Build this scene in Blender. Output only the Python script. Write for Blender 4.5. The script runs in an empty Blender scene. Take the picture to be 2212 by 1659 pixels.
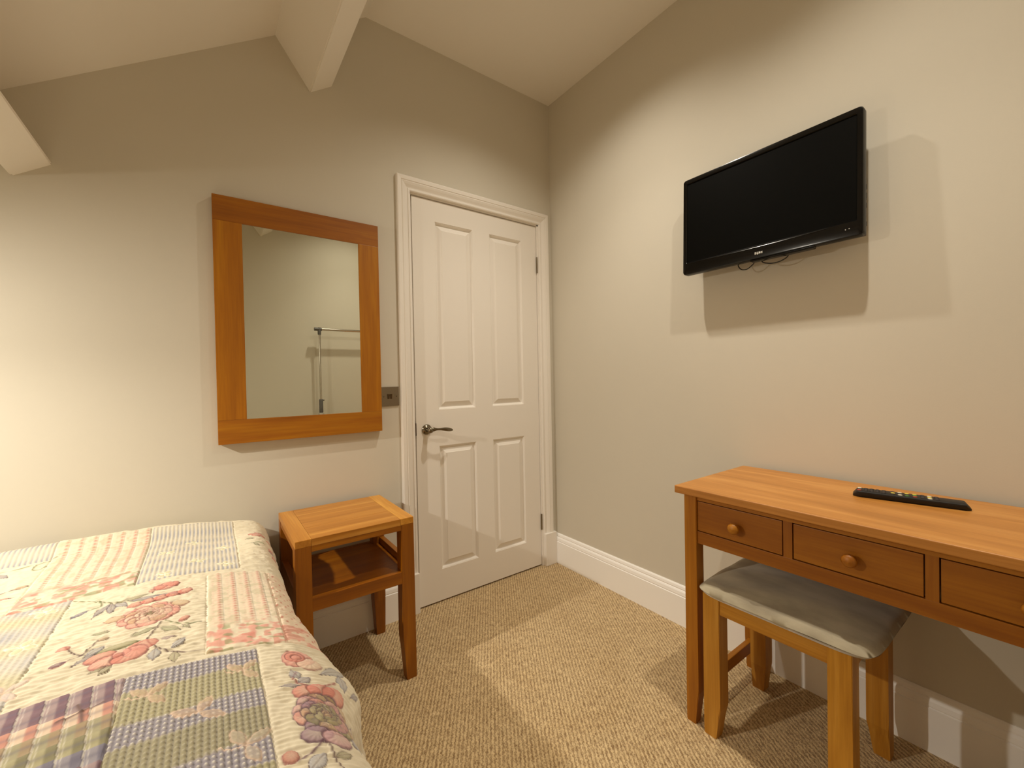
import bpy, bmesh, math, random
import numpy as np
from mathutils import Vector, Matrix

scene = bpy.context.scene
COL = scene.collection
random.seed(4)

# ------------------------------------------------------------------ materials
def new_mat(name):
    m = bpy.data.materials.new(name)
    m.use_nodes = True
    nt = m.node_tree
    b = nt.nodes['Principled BSDF']
    return m, nt, b

def lin(c):
    return tuple(((v / 12.92) if v <= 0.04045 else ((v + 0.055) / 1.055) ** 2.4) for v in c) + (1.0,)

def plain(name, srgb, rough=0.5, metal=0.0, coat=0.0, spec=0.5):
    m, nt, b = new_mat(name)
    b.inputs['Base Color'].default_value = lin(srgb)
    b.inputs['Roughness'].default_value = rough
    b.inputs['Metallic'].default_value = metal
    b.inputs['Coat Weight'].default_value = coat
    b.inputs['Specular IOR Level'].default_value = spec
    return m

def paint(name, srgb, rough=0.75, bump=0.12, scale=260.0, var=0.03):
    """emulsion / eggshell paint: faint roller stipple and very slight tone drift"""
    m, nt, b = new_mat(name)
    N, L = nt.nodes, nt.links
    tc = N.new('ShaderNodeTexCoord')
    n1 = N.new('ShaderNodeTexNoise'); n1.inputs['Scale'].default_value = scale; n1.inputs['Detail'].default_value = 3
    n2 = N.new('ShaderNodeTexNoise'); n2.inputs['Scale'].default_value = 2.3; n2.inputs['Detail'].default_value = 4
    L.new(tc.outputs['Object'], n1.inputs['Vector']); L.new(tc.outputs['Object'], n2.inputs['Vector'])
    mix = N.new('ShaderNodeMix'); mix.data_type = 'RGBA'
    c = lin(srgb)
    mix.inputs['A'].default_value = tuple(v * (1 - var) for v in c[:3]) + (1,)
    mix.inputs['B'].default_value = tuple(min(1, v * (1 + var)) for v in c[:3]) + (1,)
    L.new(n2.outputs['Fac'], mix.inputs['Factor'])
    L.new(mix.outputs['Result'], b.inputs['Base Color'])
    bp = N.new('ShaderNodeBump'); bp.inputs['Strength'].default_value = bump; bp.inputs['Distance'].default_value = 0.001
    L.new(n1.outputs['Fac'], bp.inputs['Height']); L.new(bp.outputs['Normal'], b.inputs['Normal'])
    b.inputs['Roughness'].default_value = rough
    b.inputs['Specular IOR Level'].default_value = 0.35
    return m

def wood(name, dark, mid, light, axis, rough=0.42, coat=0.12, s=1.0, contrast=1.0):
    """oak: long noise streaks along one object axis, finer pores, board tone drift"""
    m, nt, b = new_mat(name)
    N, L = nt.nodes, nt.links
    tc = N.new('ShaderNodeTexCoord')
    oi = N.new('ShaderNodeObjectInfo')
    add = N.new('ShaderNodeVectorMath'); add.operation = 'ADD'
    mul = N.new('ShaderNodeVectorMath'); mul.operation = 'SCALE'
    comb = N.new('ShaderNodeCombineXYZ')
    for i in range(3):
        L.new(oi.outputs['Random'], comb.inputs[i])
    L.new(comb.outputs[0], mul.inputs[0]); mul.inputs['Scale'].default_value = 7.3
    L.new(tc.outputs['Object'], add.inputs[0]); L.new(mul.outputs[0], add.inputs[1])
    def mapped(along, across):
        mp = N.new('ShaderNodeMapping')
        v = [across, across, across]; v['xyz'.index(axis)] = along
        mp.inputs['Scale'].default_value = v
        L.new(add.outputs[0], mp.inputs['Vector'])
        return mp
    m1 = mapped(1.6 * s, 17 * s); m2 = mapped(7 * s, 190 * s)
    n1 = N.new('ShaderNodeTexNoise'); n1.inputs['Scale'].default_value = 1; n1.inputs['Detail'].default_value = 5
    n1.inputs['Distortion'].default_value = 0.9
    n2 = N.new('ShaderNodeTexNoise'); n2.inputs['Scale'].default_value = 1; n2.inputs['Detail'].default_value = 3
    L.new(m1.outputs[0], n1.inputs['Vector']); L.new(m2.outputs[0], n2.inputs['Vector'])
    cr = N.new('ShaderNodeValToRGB')
    e = cr.color_ramp.elements
    e[0].position = 0.5 - 0.2 / contrast; e[0].color = lin(dark)
    e[1].position = 0.5 + 0.2 / contrast; e[1].color = lin(light)
    k = cr.color_ramp.elements.new(0.5); k.color = lin(mid)
    L.new(n1.outputs['Fac'], cr.inputs['Fac'])
    mx = N.new('ShaderNodeMix'); mx.data_type = 'RGBA'; mx.blend_type = 'MULTIPLY'
    mr = N.new('ShaderNodeMapRange'); mr.inputs['From Min'].default_value = 0.35; mr.inputs['From Max'].default_value = 0.7
    mr.inputs['To Min'].default_value = 0.0; mr.inputs['To Max'].default_value = 0.45
    L.new(n2.outputs['Fac'], mr.inputs['Value']); L.new(mr.outputs[0], mx.inputs['Factor'])
    L.new(cr.outputs['Color'], mx.inputs['A']); mx.inputs['B'].default_value = (0.66, 0.55, 0.42, 1)
    hsv = N.new('ShaderNodeHueSaturation')
    vr = N.new('ShaderNodeMapRange'); vr.inputs['To Min'].default_value = 0.88; vr.inputs['To Max'].default_value = 1.14
    hr = N.new('ShaderNodeMapRange'); hr.inputs['To Min'].default_value = 0.497; hr.inputs['To Max'].default_value = 0.504
    L.new(oi.outputs['Random'], vr.inputs['Value']); L.new(oi.outputs['Random'], hr.inputs['Value'])
    L.new(vr.outputs[0], hsv.inputs['Value']); L.new(hr.outputs[0], hsv.inputs['Hue'])
    L.new(mx.outputs['Result'], hsv.inputs['Color'])
    L.new(hsv.outputs['Color'], b.inputs['Base Color'])
    bp = N.new('ShaderNodeBump'); bp.inputs['Strength'].default_value = 0.15; bp.inputs['Distance'].default_value = 0.0006
    L.new(n2.outputs['Fac'], bp.inputs['Height']); L.new(bp.outputs['Normal'], b.inputs['Normal'])
    b.inputs['Roughness'].default_value = rough
    b.inputs['Coat Weight'].default_value = coat
    b.inputs['Coat Roughness'].default_value = 0.35
    b.inputs['Specular IOR Level'].default_value = 0.4
    return m

WALL = paint('wall_paint', (0.815, 0.793, 0.738), 0.8, 0.10)
CEIL = paint('ceiling_paint', (0.93, 0.915, 0.885), 0.85, 0.10)
GLOSSW = paint('satin_white_paint', (0.92, 0.90, 0.87), 0.38, 0.04, 90.0, 0.01)
SKIRT = paint('satin_skirting_paint', (0.97, 0.965, 0.955), 0.35, 0.04, 90.0, 0.01)
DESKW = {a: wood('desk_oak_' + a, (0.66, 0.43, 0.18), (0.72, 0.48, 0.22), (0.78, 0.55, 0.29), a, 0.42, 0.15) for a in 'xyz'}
DESK_SHADE = {a: wood('desk_shaded_oak_' + a, (0.57, 0.335, 0.03), (0.62, 0.38, 0.05), (0.67, 0.43, 0.09), a, 0.45, 0.1) for a in 'xyz'}  # same oak as tabletop, dimmer light on fronts and legs painted into it
MIRW = {a: wood('mirror_oak_' + a, (0.575, 0.335, 0.0), (0.63, 0.38, 0.004), (0.67, 0.43, 0.02), a, 0.45, 0.1) for a in 'xyz'}
STOOLW = {a: wood('stool_oak_' + a, (0.68, 0.46, 0.12), (0.73, 0.51, 0.16), (0.78, 0.57, 0.23), a, 0.45, 0.1) for a in 'xyz'}
STAND_SHADE = {a: wood('stand_shaded_oak_' + a, (0.53, 0.30, 0.0), (0.59, 0.345, 0.004), (0.66, 0.41, 0.02), a, 0.42, 0.15) for a in 'xyz'}  # stand oak darkened: shade below the top is put into the colour
STANDW = {a: wood('stand_oak_' + a, (0.70, 0.46, 0.12), (0.78, 0.535, 0.18), (0.86, 0.63, 0.27), a, 0.38, 0.2, 1.0, 1.1) for a in 'xyz'}
TVBLK = plain('tv_gloss_black', (0.02, 0.018, 0.016), 0.16, 0, 0.0, 0.35)
TVSCR = plain('tv_screen_glass', (0.015, 0.012, 0.004), 0.5, 0, 0, 0.06)
BLKP = plain('black_plastic', (0.05, 0.045, 0.045), 0.5)
DKMET = plain('dark_bracket_metal', (0.12, 0.12, 0.12), 0.45, 0.7)
PORTS = plain('port_plastic', (0.30, 0.27, 0.25), 0.5)
SILVER = plain('silver_print', (0.78, 0.77, 0.74), 0.35, 0.3)
CHROME = plain('chrome', (0.80, 0.78, 0.75), 0.16, 1.0)
NICKEL = plain('aged_nickel', (0.50, 0.46, 0.39), 0.24, 1.0)
BRUSH = plain('brushed_steel', (0.56, 0.52, 0.45), 0.36, 1.0)
GREYP = plain('grey_plastic', (0.36, 0.35, 0.34), 0.5)
SHEET = plain('white_bedsheet', (0.82, 0.80, 0.74), 0.9)
DIVAN = plain('green_grey_divan_cloth', (0.33, 0.33, 0.25), 0.9)
PIN = plain('lens_frame_white', (0.9, 0.89, 0.86), 0.4)

def mirror_glass():
    m, nt, b = new_mat('mirror_silvered_glass')
    b.inputs['Base Color'].default_value = (0.74, 0.75, 0.66, 1)
    b.inputs['Metallic'].default_value = 1.0
    b.inputs['Roughness'].default_value = 0.0
    return m
MIRG = mirror_glass()

def lamp_mat():
    m, nt, b = new_mat('lamp_lens')
    b.inputs['Base Color'].default_value = (0.9, 0.85, 0.7, 1)
    b.inputs['Emission Color'].default_value = (1.0, 0.80, 0.52, 1)
    b.inputs['Emission Strength'].default_value = 6.0
    return m
LENS = lamp_mat()

def carpet_mat():
    m, nt, b = new_mat('ribbed_beige_carpet')
    N, L = nt.nodes, nt.links
    tc = N.new('ShaderNodeTexCoord')
    rot = N.new('ShaderNodeMapping'); rot.inputs['Rotation'].default_value = (0, 0, math.radians(33))
    L.new(tc.outputs['Object'], rot.inputs['Vector'])
    def noise(scale, detail, vec, rough=0.5):
        n = N.new('ShaderNodeTexNoise'); n.inputs['Scale'].default_value = scale; n.inputs['Detail'].default_value = detail
        n.inputs['Roughness'].default_value = rough
        L.new(vec, n.inputs['Vector']); return n
    st = N.new('ShaderNodeMapping'); st.inputs['Scale'].default_value = (175, 42, 60)
    L.new(rot.outputs[0], st.inputs['Vector'])
    tuft = noise(1.0, 2, st.outputs[0], 0.6)
    fine = noise(420, 2, tc.outputs['Object'])
    wave = N.new('ShaderNodeTexWave'); wave.inputs['Scale'].default_value = 26; wave.inputs['Distortion'].default_value = 5.0
    wave.inputs['Detail'].default_value = 2; wave.inputs['Detail Scale'].default_value = 5
    L.new(rot.outputs[0], wave.inputs['Vector'])
    blotch = noise(7, 4, tc.outputs['Object'], 0.6)
    h1 = N.new('ShaderNodeMath'); h1.operation = 'MULTIPLY_ADD'
    L.new(wave.outputs['Fac'], h1.inputs[0]); h1.inputs[1].default_value = 0.45; L.new(tuft.outputs['Fac'], h1.inputs[2])
    h2 = N.new('ShaderNodeMath'); h2.operation = 'MULTIPLY_ADD'
    L.new(fine.outputs['Fac'], h2.inputs[0]); h2.inputs[1].default_value = 0.7; L.new(h1.outputs[0], h2.inputs[2])
    h3 = N.new('ShaderNodeMath'); h3.operation = 'MULTIPLY'; L.new(h2.outputs[0], h3.inputs[0]); h3.inputs[1].default_value = 0.6
    cr = N.new('ShaderNodeValToRGB')
    cr.color_ramp.elements[0].position = 0.42; cr.color_ramp.elements[0].color = lin((0.53, 0.42, 0.28))
    cr.color_ramp.elements[1].position = 0.84; cr.color_ramp.elements[1].color = lin((0.88, 0.78, 0.60))
    L.new(h3.outputs[0], cr.inputs['Fac'])
    mx = N.new('ShaderNodeMix'); mx.data_type = 'RGBA'; mx.blend_type = 'MULTIPLY'
    mr = N.new('ShaderNodeMapRange'); mr.inputs['From Min'].default_value = 0.4; mr.inputs['From Max'].default_value = 0.72
    mr.inputs['To Max'].default_value = 0.5
    L.new(blotch.outputs['Fac'], mr.inputs['Value']); L.new(mr.outputs[0], mx.inputs['Factor'])
    L.new(cr.outputs['Color'], mx.inputs['A']); mx.inputs['B'].default_value = (0.82, 0.76, 0.66, 1)
    L.new(mx.outputs['Result'], b.inputs['Base Color'])
    bp = N.new('ShaderNodeBump'); bp.inputs['Strength'].default_value = 0.7; bp.inputs['Distance'].default_value = 0.0032
    L.new(h2.outputs[0], bp.inputs['Height']); L.new(bp.outputs['Normal'], b.inputs['Normal'])
    b.inputs['Roughness'].default_value = 0.95
    b.inputs['Specular IOR Level'].default_value = 0.1
    b.inputs['Sheen Weight'].default_value = 0.25
    return m
CARPET = carpet_mat()

def suede_mat():
    m, nt, b = new_mat('taupe_suede')
    N, L = nt.nodes, nt.links
    tc = N.new('ShaderNodeTexCoord')
    mp = N.new('ShaderNodeMapping'); mp.inputs['Scale'].default_value = (9, 4, 9)
    L.new(tc.outputs['Object'], mp.inputs['Vector'])
    n = N.new('ShaderNodeTexNoise'); n.inputs['Scale'].default_value = 1.4; n.inputs['Detail'].default_value = 6
    L.new(mp.outputs[0], n.inputs['Vector'])
    n2 = N.new('ShaderNodeTexNoise'); n2.inputs['Scale'].default_value = 500; L.new(tc.outputs['Object'], n2.inputs['Vector'])
    cr = N.new('ShaderNodeValToRGB')
    cr.color_ramp.elements[0].position = 0.35; cr.color_ramp.elements[0].color = lin((0.56, 0.52, 0.44))
    cr.color_ramp.elements[1].position = 0.65; cr.color_ramp.elements[1].color = lin((0.73, 0.69, 0.59))
    L.new(n.outputs['Fac'], cr.inputs['Fac']); L.new(cr.outputs['Color'], b.inputs['Base Color'])
    bp = N.new('ShaderNodeBump'); bp.inputs['Strength'].default_value = 0.3; bp.inputs['Distance'].default_value = 0.001
    L.new(n2.outputs['Fac'], bp.inputs['Height']); L.new(bp.outputs['Normal'], b.inputs['Normal'])
    b.inputs['Roughness'].default_value = 0.9
    b.inputs['Sheen Weight'].default_value = 0.5
    b.inputs['Sheen Roughness'].default_value = 0.4
    return m
SUEDE = suede_mat()

def quilt_mat():
    m, nt, b = new_mat('printed_quilt_cotton')
    N, L = nt.nodes, nt.links
    at = N.new('ShaderNodeAttribute'); at.attribute_name = 'quilt_colour'
    L.new(at.outputs['Color'], b.inputs['Base Color'])
    tc = N.new('ShaderNodeTexCoord')
    n = N.new('ShaderNodeTexNoise'); n.inputs['Scale'].default_value = 700; n.inputs['Detail'].default_value = 2
    L.new(tc.outputs['Object'], n.inputs['Vector'])
    bp = N.new('ShaderNodeBump'); bp.inputs['Strength'].default_value = 0.25; bp.inputs['Distance'].default_value = 0.0006
    L.new(n.outputs['Fac'], bp.inputs['Height']); L.new(bp.outputs['Normal'], b.inputs['Normal'])
    b.inputs['Roughness'].default_value = 0.9
    b.inputs['Specular IOR Level'].default_value = 0.2
    b.inputs['Sheen Weight'].default_value = 0.15
    return m
QUILT = quilt_mat()

# ------------------------------------------------------------------ helpers
def box(bm, x0, x1, y0, y1, z0, z1, bev=0.0, seg=2):
    vs = [bm.verts.new(c) for c in ((x0, y0, z0), (x1, y0, z0), (x1, y1, z0), (x0, y1, z0),
                                    (x0, y0, z1), (x1, y0, z1), (x1, y1, z1), (x0, y1, z1))]
    fs = [bm.faces.new([vs[i] for i in f]) for f in ((0, 3, 2, 1), (4, 5, 6, 7), (0, 1, 5, 4), (1, 2, 6, 5), (2, 3, 7, 6), (3, 0, 4, 7))]
    if bev:
        es = list({e for f in fs for e in f.edges})
        bmesh.ops.bevel(bm, geom=es, offset=bev, segments=seg, affect='EDGES', profile=0.6)

def loft(bm, rings, cap=True):
    """rings: list of lists of points, joined in order"""
    R = [[bm.verts.new(p) for p in r] for r in rings]
    n = len(R[0])
    for a, b in zip(R, R[1:]):
        for i in range(n):
            bm.faces.new((a[i], a[(i + 1) % n], b[(i + 1) % n], b[i]))
    if cap:
        bm.faces.new(R[0][::-1]); bm.faces.new(R[-1])
    return R

def lathe(bm, prof, origin=(0, 0, 0), axis='z', n=32):
    """prof: (radius, height) pairs"""
    ox, oy, oz = origin
    rings = []
    for r, h in prof:
        ring = []
        for i in range(n):
            t = 2 * math.pi * i / n
            c, s = r * math.cos(t), r * math.sin(t)
            p = {'z': (c, s, h), 'y': (c, h, s), 'x': (h, c, s)}[axis]
            ring.append((ox + p[0], oy + p[1], oz + p[2]))
        rings.append(ring)
    loft(bm, rings)

def tube(bm, pts, r, n=12, flat=1.0):
    """round tube through points; r may be a list; flat squashes the section across the tube's side axis"""
    pts = [Vector(p) for p in pts]
    rs = r if isinstance(r, (list, tuple)) else [r] * len(pts)
    rings = []
    ref = None
    for i, p in enumerate(pts):
        t = (pts[min(i + 1, len(pts) - 1)] - pts[max(i - 1, 0)]).normalized()
        if ref is None:
            ref = Vector((0, 0, 1)) if abs(t.z) < 0.8 else Vector((1, 0, 0))
        u = t.cross(ref).normalized(); v = t.cross(u).normalized()
        ref = -v if v.dot(ref) < 0 else v
        rings.append([tuple(p + rs[i] * (math.cos(2 * math.pi * k / n) * u * flat + math.sin(2 * math.pi * k / n) * v)) for k in range(n)])
    loft(bm, rings)

def obj(name, bm, mat, parent=None, smooth=False, label=None, angle=35):
    bmesh.ops.recalc_face_normals(bm, faces=bm.faces)
    if parent is not None:
        bmesh.ops.translate(bm, verts=bm.verts, vec=-parent_origin(parent))
    me = bpy.data.meshes.new(name)
    bm.to_mesh(me); bm.free()
    me.materials.append(mat)
    if smooth:
        me.shade_auto_smooth(angle=math.radians(angle)) if hasattr(me, 'shade_auto_smooth') else None
        for p in me.polygons: p.use_smooth = True
        me.set_sharp_from_angle(angle=math.radians(angle))
    o = bpy.data.objects.new(name, me)
    COL.objects.link(o)
    if parent is not None: o.parent = parent
    if label: o['label'] = label
    return o

ORG = {}
def parent_origin(o):
    return ORG.get(o.name, Vector((0, 0, 0)))

def thing(name, label, cat, loc, group=None):
    o = bpy.data.objects.new(name, None); COL.objects.link(o)
    o.location = loc; o.empty_display_size = 0.05
    ORG[o.name] = Vector(loc)
    o['label'] = label; o['category'] = cat
    if group: o['group'] = group
    return o

def sub(o, root):
    """register a part so that its own sub-parts, written in world coordinates, land correctly"""
    ORG[o.name] = parent_origin(root)
    return o

def struct(name, bm, mat, label, smooth=False):
    o = obj(name, bm, mat, None, smooth)
    o['kind'] = 'structure'; o['label'] = label
    return o

# ------------------------------------------------------------------ camera
CAM = Vector((-1.6729, -1.8788, 1.1003))
yaw, pitch, roll = math.radians(36.0282), math.radians(-0.6492), math.radians(-1.1243)
F = Vector((math.sin(yaw) * math.cos(pitch), math.cos(yaw) * math.cos(pitch), math.sin(pitch)))
R = Vector((math.cos(yaw), -math.sin(yaw), 0)); U = R.cross(F)
R2 = math.cos(roll) * R + math.sin(roll) * U
U2 = -math.sin(roll) * R + math.cos(roll) * U
cd = bpy.data.cameras.new('camera'); cam = bpy.data.objects.new('camera', cd); COL.objects.link(cam)
cd.sensor_width = 36.0; cd.lens = 899.656 / 2212 * 36.0; cd.clip_start = 0.02
cam.matrix_world = Matrix(((R2.x, U2.x, -F.x, CAM.x), (R2.y, U2.y, -F.y, CAM.y), (R2.z, U2.z, -F.z, CAM.z), (0, 0, 0, 1)))
scene.camera = cam

# ------------------------------------------------------------------ room shell
XL, YF, HC, XR, SL = -3.30, -2.11, 2.7245, -1.072, 0.687     # left wall, far wall behind camera, flat ceiling height, slope start, slope
def slope_z(x): return HC - SL * (XR - x)
HL = slope_z(XL)

def extrude_poly(bm, pts, d):
    a = [bm.verts.new(p) for p in pts]
    b = [bm.verts.new(tuple(Vector(p) + Vector(d))) for p in pts]
    bm.faces.new(a); bm.faces.new(b[::-1])
    n = len(pts)
    for i in range(n):
        bm.faces.new((a[i], a[(i + 1) % n], b[(i + 1) % n], b[i]))

DX0, DX1, DZ = -0.8905, -0.0965, 2.002        # door opening
bm = bmesh.new()
extrude_poly(bm, [(XL - .1, 0, 0), (XL - .1, 0, slope_z(XL - .1)), (XR, 0, HC), (.1, 0, HC), (.1, 0, 0), (DX1, 0, 0), (DX1, 0, DZ), (DX0, 0, DZ), (DX0, 0, 0)], (0, .12, 0))
struct('wall_back', bm, WALL, 'beige painted gable wall holding the white door and oak mirror')
bm = bmesh.new(); box(bm, 0, .1, YF, 0, 0, HC)
struct('wall_right', bm, WALL, 'tall beige painted wall behind the television and desk')
bm = bmesh.new(); box(bm, XL - .1, XL, YF, 0, 0, HL)
struct('wall_left', bm, WALL, 'low beige wall beyond the far side of the bed')
bm = bmesh.new()
extrude_poly(bm, [(XL - .1, YF, 0), (XL - .1, YF, slope_z(XL - .1)), (XR, YF, HC), (.1, YF, HC), (.1, YF, 0)], (0, -.1, 0))
struct('wall_front', bm, WALL, 'beige wall seen only as a reflection in the mirror')
bm = bmesh.new(); box(bm, XL - .1, .1, YF - .1, .12, -.08, 0)
struct('floor', bm, CARPET, 'beige ribbed carpet floor')
bm = bmesh.new()
extrude_poly(bm, [(XL - .1, YF - .1, slope_z(XL - .1)), (XR, YF - .1, HC), (.1, YF - .1, HC), (.1, YF - .1, HC + .1), (XR, YF - .1, HC + .1), (XL - .1, YF - .1, slope_z(XL - .1) + .1)], (0, .22 - YF, 0))
struct('ceiling', bm, CEIL, 'off-white ceiling, flat above the door and sloping down to the left')

# purlins, square to the roof slope
sd = Vector((1, 0, SL)).normalized(); nd = Vector((SL, 0, -1)).normalized()
def purlin(name, bl, w, h, label):
    bl = Vector(bl); br = bl + sd * w
    bm = bmesh.new()
    pts = [bl, br, br - nd * h, bl - nd * h]
    extrude_poly(bm, [(p.x, 0, p.z) for p in pts], (0, YF, 0))
    es = [e for e in bm.edges if abs((e.verts[0].co - e.verts[1].co).y) > 1]
    bmesh.ops.bevel(bm, geom=es, offset=.004, segments=2, affect='EDGES')
    struct(name, bm, CEIL, label)
purlin('trim_1', (-1.308, 0, 2.301), .107, .235, 'large painted roof beam nearest the flat ceiling')
purlin('trim_2', (-2.135, 0, 1.735), .104, .235, 'painted roof beam low at the left edge above the bed')

# skirting boards with moulded top
prof = [(0, 0), (.016, 0), (.016, .128), (.0125, .131), (.0145, .135), (.0125, .148), (.0095, .154), (.0075, .156), (.0085, .160), (.0065, .170), (.003, .1755), (0, .1755)]
bm = bmesh.new()
extrude_poly(bm, [(-d, -.0, z) for d, z in prof], (0, YF, 0))
struct('baseboard_right', bm, SKIRT, 'white moulded skirting board along the right wall')
bm = bmesh.new()
extrude_poly(bm, [(XL, -d, z) for d, z in prof], (-.962 - XL, 0, 0))
struct('baseboard_back', bm, SKIRT, 'white moulded skirting board behind the bedside table')

# ------------------------------------------------------------------ door
door = bpy.data.objects.new('door_1', None); COL.objects.link(door); door.location = (-.49, 0, 0); ORG['door_1'] = Vector((-.49, 0, 0))
door['kind'] = 'structure'; door['label'] = 'white four-panel door with lever handle in the corner'
# leaf with four moulded panels
LX0, LX1, LZ0, LZ1, LY = -.8743, -.1123, .008, 1.986, .006
panels = [(-.753, -.5385, .957, 1.885), (-.4345, -.2195, .957, 1.885), (-.757, -.543, .162, .776), (-.4365, -.223, .162, .776)]
bm = bmesh.new()
xs = sorted({LX0, LX1} | {round(p[0], 4) for p in panels} | {round(p[1], 4) for p in panels})
def quad(bm, a, b, c, d): bm.faces.new([bm.verts.new(p) for p in (a, b, c, d)])
def rect_loop(x0, x1, z0, z1, y): return [(x0, y, z0), (x1, y, z0), (x1, y, z1), (x0, y, z1)]
# stiles and rails as separate cells
cells_x = [(LX0, -.755), (-.541, -.4355), (-.2213, LX1)]
prs = [(-.755, -.541), (-.4355, -.2213)]
zc = [LZ0, .162, .776, .957, 1.885, LZ1]
for a, b in cells_x:
    for z0, z1 in zip(zc, zc[1:]):
        bm.faces.new([bm.verts.new(p) for p in rect_loop(a, b, z0, z1, LY)])
for a, b in prs:
    for z0, z1 in ((LZ0, .162), (.776, .957), (1.885, LZ1)):
        bm.faces.new([bm.verts.new(p) for p in rect_loop(a, b, z0, z1, LY)])
    for z0, z1 in ((.162, .776), (.957, 1.885)):
        offs = [(0, 0), (.0015, .002), (.0035, .0025), (.010, .0115), (.013, .0120), (.0155, .0115), (.036, .003), (.0375, .0015)]
        loops = [[bm.verts.new(p) for p in rect_loop(a + o, b - o, z0 + o, z1 - o, LY + d)] for o, d in offs]
        for l0, l1 in zip(loops, loops[1:]):
            for i in range(4):
                bm.faces.new((l0[i], l0[(i + 1) % 4], l1[(i + 1) % 4], l1[i]))
        bm.faces.new(loops[-1])
bmesh.ops.remove_doubles(bm, verts=bm.verts, dist=.0002)
# sides and back
edges = [e for e in bm.edges if e.is_boundary]
r = bmesh.ops.extrude_edge_only(bm, edges=edges)
nv = [v for v in r['geom'] if isinstance(v, bmesh.types.BMVert)]
bmesh.ops.translate(bm, verts=nv, vec=(0, .036, 0))
bmesh.ops.contextual_create(bm, geom=[e for e in r['geom'] if isinstance(e, bmesh.types.BMEdge)])
leaf = obj('door_leaf', bm, GLOSSW, door); sub(leaf, door)
# frame: jamb lining, stops, moulded architrave, plinth blocks
bm = bmesh.new()
box(bm, DX0, LX0 - .008, -.001, .12, 0, DZ); box(bm, LX1 + .003, DX1, -.001, .12, 0, DZ); box(bm, DX0, DX1, -.001, .12, LZ1 + .004, DZ)
box(bm, LX0 - .008, LX0 + .008, .046, .075, 0, LZ1); box(bm, LX1 - .008, LX1 + .003, .046, .075, 0, LZ1); box(bm, LX0 - .005, LX1 + .003, .046, .075, LZ1 - .008, LZ1 + .005)
obj('door_lining', bm, GLOSSW, door)
ap = [(0, 0), (.0, .009), (.004, .012), (.010, .012), (.013, .009), (.018, .010), (.030, .016), (.040, .0195), (.044, .0165), (.047, .0195), (.062, .0205), (.066, .018), (.067, 0)]
def mitred(bm, x0, x1, zt, zb, prof):
    """architrave: up the left side, across the top, down the right, mitred corners; prof = (offset outwards, projection)"""
    rings = []
    for d, t in prof:
        rings.append([(x0 - d, -t, zb), (x0 - d, -t, zt + d), (x1 + d, -t, zt + d), (x1 + d, -t, zb)])
    V = [[bm.verts.new(p) for p in r_] for r_ in rings]
    for a, b in zip(V, V[1:]):
        for i in range(3): bm.faces.new((a[i], a[i + 1], b[i + 1], b[i]))
    bm.faces.new([v[0] for v in V]); bm.faces.new([v[3] for v in V][::-1])
bm = bmesh.new(); mitred(bm, -.887, -.1, 1.9965, 0.185, ap)
obj('architrave', bm, GLOSSW, door)
for x0, x1 in ((-.962, -.886), (-.1005, -.0165)):
    bm = bmesh.new(); box(bm, x0, x1, -.026, -.0005, 0, .19, .003)
    obj('plinth_block', bm, GLOSSW, door)
# hinges
for z in (.26, 1.763):
    bm = bmesh.new()
    lathe(bm, [(0.0045, z - .046), (.005, z - .044), (.005, z + .044), (.0045, z + .046)], (LX1 + .0025, .0005, 0), 'z', 14)
    box(bm, LX1 - .001, LX1 + .006, .0, .004, z - .045, z + .045)
    for k in range(4):
        pass
    obj('hinge', bm, BRUSH, door, True)
# strike plate edge and latch
bm = bmesh.new(); box(bm, LX0 - .0082, LX0 - .0002, .003, .03, .838, .898, .001)
obj('strike_plate', bm, plain('bronze_plate', (.33, .27, .20), .35, 1), door)
# lever handle
bm = bmesh.new()
hx, hz = -.822, .864
lathe(bm, [(.0245, LY), (.0255, LY - .003), (.0245, LY - .006), (.018, LY - .011), (.0125, LY - .014), (.0115, LY - .022), (.0125, LY - .038), (.0145, LY - .044), (.013, LY - .052), (.008, LY - .057), (.001, LY - .059)], (hx, 0, hz), 'y', 32)
rose = obj('door_handle', bm, NICKEL, door, True, 'bronzed chrome round rose of the lever handle', 50); sub(rose, door)
bm = bmesh.new()
pts = []; rs = []
for i in range(15):
    t = i / 14
    pts.append((hx + .008 + .112 * t, LY - .046 - .006 * math.sin(t * math.pi), hz + .003 + .004 * math.sin(t * 3.1) - .012 * t))
    rs.append([.0095, .0105, .008, .0058, .0056, .006, .0068, .0078, .0086, .0092, .0094, .0092, .0084, .0066, .002][i])
tube(bm, pts, rs, 16, .62)
obj('lever', bm, NICKEL, rose, True, None, 60)

# ------------------------------------------------------------------ mirror
mir = thing('wall_mirror', 'tall wall mirror in a wide orange oak frame left of the white door', 'mirror', (-1.351, -.004, .8813))
X0, X1, Z0, Z1, YB, YM = -1.6505, -1.0500, .8815, 1.793, -.004, -.030
gx0, gx1, gz0, gz1 = -1.5605, -1.1365, .9705, 1.7005
for nm, args, ax in (('top_rail', (X0, X1, YM, YB, gz1, Z1), 'x'), ('bottom_rail', (X0, X1, YM, YB, Z0, gz0), 'x'),
                     ('stile', (X0, gx0, YM, YB, gz0, gz1), 'z'), ('stile', (gx1, X1, YM, YB, gz0, gz1), 'z')):
    bm = bmesh.new(); box(bm, *args, .0012)
    obj(nm, bm, MIRW[ax], mir)
bm = bmesh.new(); box(bm, gx0 - .0005, gx1 + .0005, -.026, -.010, gz0 - .0005, gz1 + .0005)
obj('mirror_glass', bm, MIRG, mir)

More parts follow.
